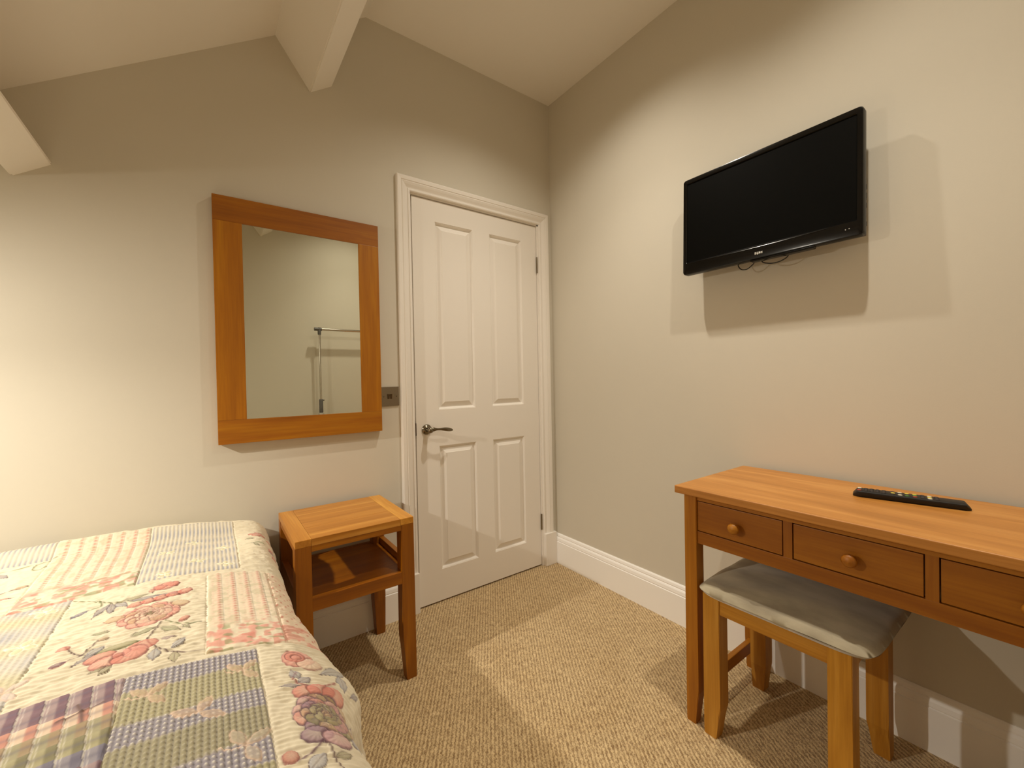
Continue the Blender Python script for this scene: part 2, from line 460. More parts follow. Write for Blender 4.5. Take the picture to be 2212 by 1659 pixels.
# ------------------------------------------------------------------ light switch
sw = thing('light_switch', 'small brushed metal double light switch between mirror and door frame', 'light switch', (-1.0005, 0, 1.0325))
bm = bmesh.new(); box(bm, -1.0455, -.9605, -.0055, -.0003, .989, 1.077, .0015)
obj('switch_plate', bm, BRUSH, sw)
for x in (-1.0105, -.9985):
    bm = bmesh.new()
    loft(bm, [[(x - .0048, -.005, 1.021), (x + .0048, -.005, 1.021), (x + .0048, -.005, 1.044), (x - .0048, -.005, 1.044)],
              [(x - .0045, -.0065, 1.022), (x + .0045, -.0065, 1.022), (x + .0045, -.0105, 1.043), (x - .0045, -.0105, 1.043)]])
    obj('rocker', bm, NICKEL, sw)
for x in (-1.033, -.973):
    bm = bmesh.new(); lathe(bm, [(.0035, -.0052), (.0035, -.0062), (.001, -.0068)], (x, 0, 1.033), 'y', 12)
    obj('screw', bm, NICKEL, sw, True)

# ------------------------------------------------------------------ bedside table
ns = thing('bedside_table', 'small oak bedside table with open shelf between the bed and the door', 'bedside table', (-1.2675, -.22, 0))
a0, a1, b0, b1, H = -1.4655, -1.0695, -.410, -.030, .598
def leg_rings(x0, x1, y0, y1, z0, z1, ix, iy, taper, w):
    """square leg from z1 down to z0, its inner faces (ix, iy = side that curves in) sweeping in below z=taper"""
    zs = [z1, taper + .02, taper, taper * .72, taper * .40, taper * .15, z0]
    rings = []
    for z in zs:
        k = 0 if z >= taper else ((taper - z) / (taper - z0)) ** .8 * w
        if z == taper: k = 0
        X0_, X1_, Y0_, Y1_ = x0, x1, y0, y1
        if ix > 0: X1_ -= k
        if ix < 0: X0_ += k
        if iy > 0: Y1_ -= k
        if iy < 0: Y0_ += k
        rings.append([(X0_, Y0_, z), (X1_, Y0_, z), (X1_, Y1_, z), (X0_, Y1_, z)])
    return rings
def legmesh(*a):
    bm = bmesh.new(); loft(bm, leg_rings(*a))
    es = [e for e in bm.edges if abs((e.verts[0].co - e.verts[1].co).normalized().z) > .8]
    bmesh.ops.bevel(bm, geom=es, offset=.0016, segments=2, affect='EDGES')
    return bm
W_ = .048
for (x0, x1, ix) in ((a0, a0 + W_, 1), (a1 - W_, a1, -1)):
    for (y0, y1, iy) in ((b0, b0 + W_, 1), (b1 - W_, b1, -1)):
        obj('leg', legmesh(x0, x1, y0, y1, 0, .5745, ix, iy, .150, .011), STAND_SHADE['z'], ns)
# breadboard top: two cross ends and planked middle
for x0, x1 in ((a0, a0 + .049), (a1 - .050, a1)):
    bm = bmesh.new(); box(bm, x0, x1, b0, b1, .5745, H, .0015); obj('top_end_board', bm, STANDW['y'], ns)
bm = bmesh.new()
box(bm, a0 + .0494, a1 - .0504, b0, b0 + .126, .5745, H - .0003, .0006); box(bm, a0 + .0494, a1 - .0504, b0 + .1262, b0 + .252, .5745, H - .0002, .0006); box(bm, a0 + .0494, a1 - .0504, b0 + .2522, b1, .5745, H - .0003, .0006)
obj('top_panel', bm, STANDW['x'], ns)
for y0, y1 in ((b0 + .001, b0 + .021), (b1 - .021, b1 - .001)):
    bm = bmesh.new(); box(bm, a0 + W_, a1 - W_, y0, y1, .555, .5745, .001); obj('top_rail', bm, STAND_SHADE['x'], ns)
    bm = bmesh.new(); box(bm, a0 + W_, a1 - W_, y0, y1, .360, .403, .001); obj('shelf_rail', bm, STAND_SHADE['x'], ns)
for x0, x1 in ((a0 + .001, a0 + .021), (a1 - .021, a1 - .001)):
    bm = bmesh.new(); box(bm, x0, x1, b0 + W_, b1 - W_, .555, .5745, .001); obj('top_rail', bm, STAND_SHADE['y'], ns)
    bm = bmesh.new(); box(bm, x0, x1, b0 + W_, b1 - W_, .360, .428, .001); obj('shelf_rail', bm, STAND_SHADE['y'], ns)
bm = bmesh.new(); box(bm, a0 + .021, a1 - .021, b0 + .021, b1 - .021, .383, .4015); obj('shelf', bm, STAND_SHADE['x'], ns)

# ------------------------------------------------------------------ desk
dk = thing('dressing_table', 'long narrow oak dressing table with three drawers against the right wall', 'table', (-.25, -1.557, 0))
dy0, dy1 = -1.1057, -2.0083
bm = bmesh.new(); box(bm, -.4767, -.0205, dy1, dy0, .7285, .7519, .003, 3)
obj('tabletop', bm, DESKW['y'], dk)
fy0, fy1 = dy0 - .0195, dy1 + .0195   # outer faces of the legs
lw = .040
for (x0, x1, ix) in ((-.4545, -.4145, 1), (-.0645, -.0245, -1)):
    for (y0, y1, iy) in ((fy0 - lw, fy0, -1), (fy1, fy1 + lw, 1)):
        obj('leg', legmesh(x0, x1, y0, y1, 0, .7285, ix, iy, .10, .011), DESK_SHADE['z'], dk)
fx = -.4485     # face of the drawer fronts
dr = [(-1.1640, -1.4060), (-1.4280, -1.6775), (-1.6995, -1.9480)]
bm = bmesh.new()
box(bm, fx, fx + .022, fy1 + lw, fy0 - lw, .7110, .7285); obj('top_rail', bm, DESK_SHADE['y'], dk)
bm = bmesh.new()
box(bm, fx, fx + .022, fy1 + lw, fy0 - lw, .5765, .6145, .001); obj('bottom_rail', bm, DESK_SHADE['y'], dk)
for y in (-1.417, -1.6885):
    bm = bmesh.new(); box(bm, fx + .0002, fx + .022, y - .0105, y + .0105, .6145, .7110); obj('divider', bm, DESK_SHADE['z'], dk)
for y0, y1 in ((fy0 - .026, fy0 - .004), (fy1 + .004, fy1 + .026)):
    bm = bmesh.new(); box(bm, -.4145, -.0645, y0, y1, .5765, .7285, .001); obj('side_panel', bm, DESK_SHADE['x'], dk)
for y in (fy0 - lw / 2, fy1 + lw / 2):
    bm = bmesh.new(); box(bm, -.4165, -.0625, y - .009, y + .009, .076, .117, .002); obj('stretcher', bm, DESK_SHADE['x'], dk)
bm = bmesh.new(); box(bm, -.045, -.028, fy1 + lw, fy0 - lw, .5765, .7285); obj('back_panel', bm, DESK_SHADE['y'], dk)
for ya, yb in dr:
    bm = bmesh.new()
    box(bm, fx + .0012, fx + .019, yb + .0022, ya - .0022, .6170, .7082, .0012)
    box(bm, fx + .019, -.07, yb + .006, yb + .016, .622, .690); box(bm, fx + .019, -.07, ya - .016, ya - .006, .622, .690)
    box(bm, fx + .019, -.07, yb + .016, ya - .016, .622, .630); box(bm, -.08, -.07, yb + .016, ya - .016, .630, .690)
    d = obj('drawer', bm, DESK_SHADE['y'], dk); sub(d, dk)
    yc = (ya + yb) / 2
    bm = bmesh.new()
    lathe(bm, [(.0085, fx + .001), (.0075, fx - .006), (.0085, fx - .010), (.0140, fx - .014), (.0158, fx - .018), (.0152, fx - .023), (.0110, fx - .0275), (.004, fx - .0295), (.0005, fx - .030)], (0, yc, .6585), 'x', 32)
    obj('knob', bm, DESK_SHADE['x'], d, True, None, 60)

# ------------------------------------------------------------------ stool
st = thing('dressing_stool', 'oak stool with taupe suede seat tucked under the dressing table', 'stool', (-.26, -1.37, 0))
sx0, sx1, sy0, sy1 = -.4585, -.1050, -1.5540, -1.1850
lw = .050
for (x0, x1, ix) in ((sx0, sx0 + lw, 1), (sx1 - lw, sx1, -1)):
    for (y0, y1, iy) in ((sy0, sy0 + lw, 1), (sy1 - lw, sy1, -1)):
        obj('leg', legmesh(x0, x1, y0, y1, 0, .4345, ix, iy, .092, .013), STOOLW['z'], st)
for x0, x1 in ((sx0 + .004, sx0 + .024), (sx1 - .024, sx1 - .004)):
    bm = bmesh.new(); box(bm, x0, x1, sy0 + lw, sy1 - lw, .3830, .4345, .001); obj('apron', bm, STOOLW['y'], st)
for y0, y1 in ((sy0 + .004, sy0 + .024), (sy1 - .024, sy1 - .004)):
    bm = bmesh.new(); box(bm, sx0 + lw, sx1 - lw, y0, y1, .3830, .4345, .001); obj('apron', bm, STOOLW['x'], st)
# cushion: rounded slab with a domed top
bm = bmesh.new()
cx, cy, hx_, hy_ = -.2815, -1.3845, .2015, .2175
nu, nv_ = 40, 40
def cush(u, v, top):
    # superelliptic outline
    k = max(abs(u), abs(v)) + 1e-9
    uu, vv = u / k, v / k
    rr = max(abs(uu) ** 9 + abs(vv) ** 9, 1.0) ** (-1 / 9)
    x = cx + hx_ * u * rr * 1.0; y = cy + hy_ * v * rr
    e = k
    if top:
        edge = max(0, 1 - ((e - .90) / .10) ** 2) ** .5 if e > .90 else 1
        z = .4470 + .013 * edge + .020 * (1 - u * u) ** .8 * (1 - v * v) ** .8
        z += .0012 * math.sin(9 * u + 4 * v)
    else:
        edge = max(0, 1 - ((e - .93) / .07) ** 2) ** .5 if e > .93 else 1
        z = .4470 - .0125 * edge
    return (x, y, z)
tv_ = [[bm.verts.new(cush(-1 + 2 * i / nu, -1 + 2 * j / nv_, True)) for j in range(nv_ + 1)] for i in range(nu + 1)]
bv_ = [[bm.verts.new(cush(-1 + 2 * i / nu, -1 + 2 * j / nv_, False)) for j in range(nv_ + 1)] for i in range(nu + 1)]
for g, fl in ((tv_, False), (bv_, True)):
    for i in range(nu):
        for j in range(nv_):
            q = [g[i][j], g[i + 1][j], g[i + 1][j + 1], g[i][j + 1]]
            bm.faces.new(q[::-1] if fl else q)
bmesh.ops.remove_doubles(bm, verts=bm.verts, dist=.0004)
obj('seat_cushion', bm, SUEDE, st, True, None, 80)

# ------------------------------------------------------------------ remote control
rc = thing('remote_control', 'slim black remote control lying on the dressing table top', 'remote control', (-.166, -1.600, .7519))
rdir = Vector((.050, -.218, 0)).normalized(); ang = math.atan2(rdir.y, rdir.x)
bm = bmesh.new()
L_, Wd = .114, .0245
rings = []
for t in [i / 24 * 2 - 1 for i in range(25)]:
    endk = (1 - max(0, (abs(t) - .90) / .10) ** 2) ** .5 if abs(t) > .90 else 1
    w = Wd * (.55 + .45 * endk) * (1 - .05 * t * t)
    h = .0185 * (.35 + .65 * endk) - .002 * (1 + t) / 2
    x = L_ * t
    rings.append([(x, -w * .80, .0004), (x, w * .80, .0004), (x, w, h * .55), (x, w * .96, h * .86), (x, w * .80, h), (x, -w * .80, h), (x, -w * .96, h * .86), (x, -w, h * .55)])
loft(bm, rings)
M = Matrix.Translation((-.166, -1.600, .7519)) @ Matrix.Rotation(ang, 4, 'Z')
bmesh.ops.transform(bm, matrix=M, verts=bm.verts)
obj('body', bm, BLKP, rc, True, None, 40)
cols = {'k': (.16, .14, .15), 'r': (.62, .20, .16), 'g': (.28, .48, .22), 'y': (.82, .74, .28), 'b': (.20, .26, .55), 'w': (.80, .78, .70)}
bmat = {k: plain('button_rubber_' + n_, cols[k], .5) for k, n_ in zip('krgybw', ('dark', 'red', 'green', 'yellow', 'blue', 'white'))}
# rows from the far end: power, digits, navigation, colours, transport
rows = [(-.100, ['r', None, 'w'])] + [(-.086 + .0125 * i, ['k', 'k', 'k']) for i in range(4)] + [(-.030, ['k', 'y', 'k']), (-.016, ['w', 'k', 'w']), (-.002, ['g', 'k', 'y']), (.013, ['r', 'g', 'y']), (.028, ['k', 'k', 'k']), (.041, ['w', 'y', 'w']), (.054, ['k', 'k', 'k'])]
for x, rr in rows:
    for j, c in enumerate(rr):
        if c is None: continue
        y = (j - 1) * .0135
        bm = bmesh.new()
        h = .0185 - .002 * (1 + x / L_) / 2 - .0003
        lathe(bm, [(.0048, h - .001), (.0048, h + .0011), (.0038, h + .0018), (.0008, h + .002)], (x, y, 0), 'z', 12)
        bmesh.ops.transform(bm, matrix=M, verts=bm.verts)
        obj('button', bm, bmat[c], rc, True)

# ------------------------------------------------------------------ television
TL = Vector((-.090, -.917, 1.893)); BL = Vector((-.104, -.917, 1.508)); BR = Vector((-.105, -1.497, 1.508)); TR = Vector((-.091, -1.497, 1.893))
ex = ((BR - BL) + (TR - TL)).normalized(); ez = ((TL - BL) + (TR - BR)); ez = (ez - ez.dot(ex) * ex).normalized(); ey = ez.cross(ex)
cen = (TL + BL + BR + TR) / 4
tvr = thing('television', 'black flat-screen television mounted high on the right wall above the desk', 'television', (0, 0, 0))
tvr.matrix_world = Matrix(((ex.x, ey.x, ez.x, cen.x), (ex.y, ey.y, ez.y, cen.y), (ex.z, ey.z, ez.z, cen.z), (0, 0, 0, 1)))
ORG[tvr.name] = Vector((0, 0, 0))      # television parts are written in the set's own axes: x right, y into the wall, z up
hw, hh = .290, .1925
def rrect(x0, x1, z0, z1, r, y, n=6):
    out = []
    for cx_, cz_, s in ((x1 - r, z0 + r, -90), (x1 - r, z1 - r, 0), (x0 + r, z1 - r, 90), (x0 + r, z0 + r, 180)):
        for i in range(n + 1):
            t = math.radians(s + 90 * i / n)
            out.append((cx_ + r * math.cos(t), y, cz_ + r * math.sin(t)))
    return out
bm = bmesh.new()
sx, st_, sb = .0170, .0200, .0470
inner = (-hw + sx, hw - sx, -hh + sb, hh - st_)
loft(bm, [rrect(-hw + .012, hw - .012, -hh + .012, hh - .012, .006, .030), rrect(-hw, hw, -hh, hh, .012, .026), rrect(-hw, hw, -hh, hh, .012, .005),
          rrect(-hw + .002, hw - .002, -hh + .002, hh - .002, .011, .001), rrect(-hw + .006, hw - .006, -hh + .006, hh - .006, .008, 0),
          rrect(inner[0] - .002, inner[1] + .002, inner[2] - .002, inner[3] + .002, .003, 0),
          rrect(inner[0], inner[1], inner[2], inner[3], .0015, .002), rrect(inner[0], inner[1], inner[2], inner[3], .0015, .005)], True)
obj('bezel', bm, TVBLK, tvr, True, 'glossy black bezel', 30)
bm = bmesh.new(); box(bm, inner[0], inner[1], .0035, .0049, inner[2], inner[3])
obj('screen', bm, TVSCR, tvr)
bm = bmesh.new()   # curved lower trim line, slightly proud
pts = [( -.20 + .40 * i / 20, -.0006, inner[2] - .0035 - .0035 * math.sin(math.pi * i / 20)) for i in range(21)]
tube(bm, pts, .0013, 8)
obj('trim_strip', bm, TVBLK, tvr, True)
bm = bmesh.new()
loft(bm, [rrect(-.262, .262, -.155, .165, .02, .029), rrect(-.255, .258, -.150, .150, .02, .050), rrect(-.20, .22, -.13, .10, .02, .058)])
obj('rear_casing', bm, BLKP, tvr, True)
bm = bmesh.new(); box(bm, .248, .292 - .008, .030, .056, -.185, -.005, .004)
box(bm, .284, .2855, .034, .052, -.10, -.086); box(bm, .284, .2855, .034, .052, -.075, -.055); box(bm, .284, .2855, .034, .052, -.044, -.03)
pc = obj('connector_panel', bm, PORTS, tvr, False, 'grey side panel with sockets')
for z in (-.093, -.065, -.037, -.15):
    bm = bmesh.new(); box(bm, .2850, .2862, .038, .048, z - .006, z + .006); obj('socket', bm, BLKP, pc)
bm = bmesh.new()   # lower lip
loft(bm, [rrect(-.03, .165, -hh - .006, -hh + .01, .005, .006), rrect(-.03, .165, -hh - .007, -hh + .01, .005, .022)])
obj('bottom_lip', bm, TVBLK, tvr, True)
# maker's mark in tiny silver strokes
bm = bmesh.new()
strokes = [((0, 0), (0, 1)), ((0, 1), (.8, .75)), ((.8, .75), (0, .5)), ((0, .5), (.9, .25)), ((.9, .25), (0, 0)),
           ((1.5, 1), (1.5, 0)), ((1.5, 0), (2.3, 0)), ((2.3, 0), (2.3, 1)),
           ((3.7, 1), (2.9, .8)), ((2.9, .8), (3.7, .3)), ((3.7, .3), (2.9, 0)),
           ((4.3, 0), (4.3, 1)), ((5.1, 0), (5.1, 1)), ((4.3, .5), (5.1, .5))]
for (ax_, az_), (bx_, bz_) in strokes:
    sc_x, sc_z = .0046, .0075
    p0 = Vector((-.0115 + ax_ * sc_x, -.0005, -.1775 + az_ * sc_z)); p1 = Vector((-.0115 + bx_ * sc_x, -.0005, -.1775 + bz_ * sc_z))
    tube(bm, [p0, p1], .00125, 6)
obj('badge', bm, SILVER, tvr, False, 'tiny silver lettering')
for x, z in ((.247, -.168), (.256, -.167)):
    bm = bmesh.new(); lathe(bm, [(.0014, .0003), (.0014, -.0006), (.0003, -.0009)], (x, 0, z), 'y', 10); obj('indicator', bm, SILVER, tvr, True)
for cpts in ([(-.085, .03, -.18), (-.082, .03, -.199), (-.070, .03, -.212), (-.052, .03, -.214), (-.038, .03, -.206), (-.028, .03, -.197), (-.02, .03, -.18)],
             [(-.008, .03, -.18), (.000, .03, -.200), (.018, .03, -.209), (.040, .03, -.213), (.062, .03, -.210), (.080, .03, -.200), (.088, .03, -.18)]):
    # smooth by subdividing with a Catmull-Rom pass
    P = [Vector(c) for c in cpts]; out = []
    for i in range(len(P) - 1):
        p0, p1, p2, p3 = P[max(i - 1, 0)], P[i], P[i + 1], P[min(i + 2, len(P) - 1)]
        for k in range(5):
            t = k / 5
            out.append(.5 * ((2 * p1) + (p2 - p0) * t + (2 * p0 - 5 * p1 + 4 * p2 - p3) * t * t + (3 * p1 - p0 - 3 * p2 + p3) * t ** 3))
    out.append(P[-1])
    bm = bmesh.new(); tube(bm, out, .0019, 8); obj('cable', bm, BLKP, tvr, True)
inv = tvr.matrix_world.inverted()
bm = bmesh.new(); box(bm, -.013, -.0008, -1.28, -1.14, 1.63, 1.79, .002); box(bm, -.055, -.013, -1.235, -1.185, 1.68, 1.74, .003)
bmesh.ops.transform(bm, matrix=inv, verts=bm.verts)
obj('wall_bracket', bm, DKMET, tvr)

# ------------------------------------------------------------------ bed and quilt
bed = thing('bed', 'bed standing in the left corner hidden beneath the patchwork quilt', 'bed', (-1.96, -.98, 0))
bm = bmesh.new(); box(bm, -2.40, -1.530, -1.90, -.045, .05, .30, .012, 3); obj('bed_base', bm, DIVAN, bed)
bm = bmesh.new(); box(bm, -2.40, -1.565, -1.90, -.050, .30, .535, .05, 5); obj('mattress', bm, SHEET, bed, True)
for x in (-2.33, -1.60):
    for y in (-1.83, -.12):
        bm = bmesh.new(); lathe(bm, [(.022, 0), (.025, .02), (.025, .052)], (x, y, 0), 'z', 16); obj('castor', bm, BLKP, bed, True)

def sst(e0, e1, x):
    t = np.clip((x - e0) / (e1 - e0), 0, 1); return t * t * (3 - 2 * t)
AA = np.arange(-2.45, -1.0, .0005)
th = .25 * np.clip((AA + 1.85) / .27, 0, 1) + 1.28 * sst(-1.59, -1.43, AA)
XX = np.concatenate([[0], np.cumsum(np.cos(th[:-1]) * .0005)]) - 2.45
ZZ = .60 - np.concatenate([[0], np.cumsum(np.sin(th[:-1]) * .0005)])

def base(a, y):
    """the draped quilt: a runs across the bed and down its side, y along it"""
    x = np.interp(a, AA, XX); z = np.interp(a, AA, ZZ)
    w = sst(-1.56, -1.40, a)
    f = sst(-.66, -.96, y) * .058 - sst(-.97, -1.12, y) * .028 + .008 * np.sin((y + .1) * 26) * sst(-.55, -.85, y)
    x = x + f * w * (1 + .4 * sst(-1.35, -1.12, a))
    z = z + .030 * np.exp(-((y + .055) / .05) ** 2) * (1 - .6 * w)
    z = z - .05 * sst(-.02, .03, y)
    z = z + .034 * np.exp(-((y + .25) / .15) ** 2) * np.exp(-((a + 1.54) / .075) ** 2)
    z = z + .004 * np.sin(a * 9 + 1) * np.cos(y * 7) * (1 - w)
    z = z - .02 * sst(-1.80, -1.95, y)
    return x, z

STEP = .00165
ya = np.concatenate([np.arange(-.006, -1.36, -STEP), np.arange(-1.36, -1.95, -.012)])
aa = np.concatenate([np.arange(-2.43, -2.26, .01), np.arange(-2.26, -1.105, STEP)])
Y, A = np.meshgrid(ya, aa, indexing='ij')
ny, nx = A.shape
rng = np.random.RandomState(3)
def vnoise(x, y, s, seed):
    """value noise"""
    r_ = np.random.RandomState(seed).rand(256, 256)
    fx_, fy_ = x / s, y / s
    ix_, iy_ = np.floor(fx_).astype(int), np.floor(fy_).astype(int)
    tx, ty = fx_ - ix_, fy_ - iy_
    tx, ty = tx * tx * (3 - 2 * tx), ty * ty * (3 - 2 * ty)
    g = lambda i, j: r_[i % 256, j % 256]
    return (g(ix_, iy_) * (1 - tx) + g(ix_ + 1, iy_) * tx) * (1 - ty) + (g(ix_, iy_ + 1) * (1 - tx) + g(ix_ + 1, iy_ + 1) * tx) * ty
C3 = lambda r, g, b: np.array(lin((r, g, b))[:3])
cream = C3(.845, .805, .705); blue = C3(.54, .56, .63); lilac = C3(.43, .42, .53); green = C3(.58, .56, .38); olive = C3(.50, .48, .34)
pink = C3(.84, .56, .50); rose_ = C3(.80, .46, .40); purple = C3(.38, .22, .33); mauve = C3(.52, .40, .47); tan = C3(.72, .60, .46)
peach = C3(.88, .76, .66); dkline = C3(.40, .30, .30); leafg = C3(.50, .53, .36); white = C3(.93, .91, .86)
col = np.empty((ny, nx, 3)); col[:] = cream
hgt = np.zeros((ny, nx))
n20 = vnoise(A, Y, .020, 1); n06 = vnoise(A, Y, .006, 2); n50 = vnoise(A, Y, .05, 5); n11 = vnoise(A, Y, .011, 7)
def mixc(mask, c):
    global col
    m_ = np.clip(mask, 0, 1)[..., None]
    col = col * (1 - m_) + c * m_
def inside(x0, x1, y0, y1): return ((A >= x0) & (A < x1) & (Y <= y0) & (Y > y1)).astype(float)
# quilting relief of the cream ground: wavy rows of stitching and dimples
rib = np.sin((Y + .004 * n20) * 2 * math.pi / .0105)
puck = vnoise(A * .40, Y, .0070, 71); puck2 = vnoise(A * .55, Y, .014, 72)
hgt += .0011 * rib * (.5 + n20) + .0034 * (puck - .5) + .0026 * (puck2 - .5) + .0010 * (n06 - .5)
fine_x = .5 + .5 * np.sin(A * 2 * math.pi / .0105)       # ribs running along the bed
ribs = .0012 * fine_x
# patch seams (rows across the bed, columns differ from row to row)
Y1, Y2 = -.464, -.900
cols_ = {}
def patch(x0, x1, y0, y1, fn):
    m_ = inside(x0, x1, y0, y1)
    if m_.any(): fn(m_, x0, x1, y0, y1)
    for e in (x0, x1):
        hgt[...] -= .0022 * np.exp(-((A - e) / .0022) ** 2) * ((Y <= y0) & (Y > y1))
    for e in (y0, y1):
        hgt[...] -= .0022 * np.exp(-((Y - e) / .0022) ** 2) * ((A >= x0) & (A < x1))
def sethgt(m_, h):
    hgt[...] = hgt * (1 - m_) + h * m_
def f_stripes(m_, x0, x1, y0, y1):
    v = (Y - y0) / .070
    band = .5 + .5 * np.sin(v * 2 * math.pi)
    mixc(m_ * .18, blue)
    mixc(m_ * (1 - fine_x) * (.30 + .60 * band), blue)
    mixc(m_ * fine_x * .5, cream)
    sethgt(m_, ribs * 1.1 + .0008 * n06)
def f_gingham(m_, x0, x1, y0, y1):
    v = (Y + .10 * A) / .135
    band = .5 + .5 * np.sin(v * 2 * math.pi + 1.2)
    g2 = .5 + .5 * np.sin(A * 2 * math.pi / .085)
    mixc(m_ * .55 * (1 - band), green * 1.1)
    mixc(m_ * (.45 + .35 * g2) * band, blue)
    mixc(m_ * .3 * fine_x, cream)
    sethgt(m_, ribs * 1.2 * (.8 + .4 * np.sin(Y * 2 * math.pi / .011)) + .0008 * n06)
def f_check(m_, x0, x1, y0, y1):
    v = (y0 - Y + .004 * np.sin(A * 30)) % .378
    eds = [0, .053, .138, .188, .262, .315, .378]; rc_ = [lilac, green * .95, lilac * .95, olive, lilac, green * .9]
    lilband = np.zeros_like(A)
    for k in range(6):
        mk = sst(eds[k] - .004, eds[k] + .004, v) * (1 - sst(eds[k + 1] - .004, eds[k + 1] + .004, v))
        mixc(m_ * mk * .78, rc_[k])
        if k % 2 == 0: lilband = np.maximum(lilband, mk)
    dx = (A / .0085) % 1 - .5; dyy = (Y / .0105) % 1 - .5
    dot = np.clip(1.25 - np.sqrt(dx * dx + dyy * dyy) * 4.2, 0, 1)
    mixc(m_ * dot * (.65 * lilband + .22), white)
    groove = np.exp(-((np.abs(dx) - .5) / .16) ** 2)
    mixc(m_ * groove * .35, lilac * .6)
    sethgt(m_, .0022 * dot - .0016 * groove + .0008 * n06)
def f_plaid(m_, x0, x1, y0, y1):
    per = .0270; q = ((A - x0 + .10 * (Y - y0)) / per) % 1
    v = (y0 - Y) / .033
    seq = [mauve, mauve * .95, peach * .85, olive * 1.1, green * .9, lilac, mauve, purple * 1.15]
    k_ = np.floor(v).astype(int) % len(seq)
    for k in range(len(seq)):
        mixc(m_ * (k_ == k) * .80, seq[k])
    darkc = [purple, purple * .95, rose_ * .8, tan * .7, olive * .7, lilac * .7, purple * .9, purple * .8]
    edge = sst(.50, .62, q) * (1 - .0 * q)
    for k in range(len(seq)):
        mixc(m_ * (k_ == k) * edge * .75, darkc[k])
    mixc(m_ * np.exp(-((q - .03) / .035) ** 2) * .8, white)
    mixc(m_ * np.exp(-((q - .20) / .03) ** 2) * .35, white)
    mixc(m_ * np.exp(-(((v % 1) - .5) / .10) ** 2) * .35, lilac * .8)
    sethgt(m_, .0024 * q + .0008 * np.sin(v * 2 * math.pi) + .0005 * n06)
def f_pink(m_, x0, x1, y0, y1):
    per = .0305; q = ((A - x0) / per) % 1
    v = (y0 - Y)
    rung = .5 + .5 * np.sin(v * 2 * math.pi / .0125)
    lad = np.exp(-((q - .78) / .14) ** 2)
    mixc(m_ * .22, peach)
    mixc(m_ * lad * (.22 + .75 * rung), pink * .84)
    mixc(m_ * np.exp(-((q - .40) / .10) ** 2) * rung * .25, pink)
    mixc(m_ * np.exp(-((q - .02) / .04) ** 2) * .7, white)
    mixc(m_ * (n11 > .62) * .25, leafg * 1.3)
    lower = sst(y1 + .135, y1 + .085, Y + .02 * (n20 - .5))
    mixc(m_ * lower * .9, cream)
    bl = sst(.42, .60, vnoise(A, Y * 1.6, .026, 21) * .45 + n11 * .35 + n06 * .2)
    mixc(m_ * lower * bl * .85, pink)
    mixc(m_ * lower * sst(.66, .78, vnoise(A, Y, .014, 35)) * .7, rose_)
    mixc(m_ * lower * sst(.68, .76, vnoise(A * 1.0, Y * 1.8, .019, 33)) * .7, leafg * 1.2)
    sethgt(m_, (1 - lower) * (.0018 * lad * rung + .0010 * q) + lower * (.0030 * n20 + .0016 * n11) + .0008 * n06)
def f_dots(m_, x0, x1, y0, y1):
    mixc(m_ * .5, peach)
    p = .021
    dx = ((A + .008 * np.floor(Y / p)) / p) % 1 - .5; dyy = (Y / p) % 1 - .5
    mixc(m_ * np.clip(1.5 - np.sqrt(dx * dx + dyy * dyy) * 7.5, 0, 1) * .8, rose_ * .9)
patch(-1.836, -1.612, -.055, Y1, f_stripes)
patch(-2.052, -1.836, -.055, Y1, f_pink)
patch(-2.30, -1.945, Y1, Y2, f_gingham)
patch(-2.30, -2.052, -.004, -.125, f_stripes)
patch(-1.688, -1.548, Y1 - .030, Y2 + .012, f_pink)
patch(-1.548, -1.325, Y1 - .030, Y2 + .012, f_dots)
patch(-2.30, -1.800, Y2, -1.46, f_plaid)
patch(-1.800, -1.605, Y2, -1.46, f_check)
mixc(inside(-1.548, -1.30, -.80, Y2 + .012) * sst(.42, .55, n20) * .7, pink)
# cream patch also quilts with soft pebbles
peb = inside(-1.945, -1.688, Y1, Y2)
hgt += peb * .0016 * (vnoise(A, Y, .009, 44) - .5)

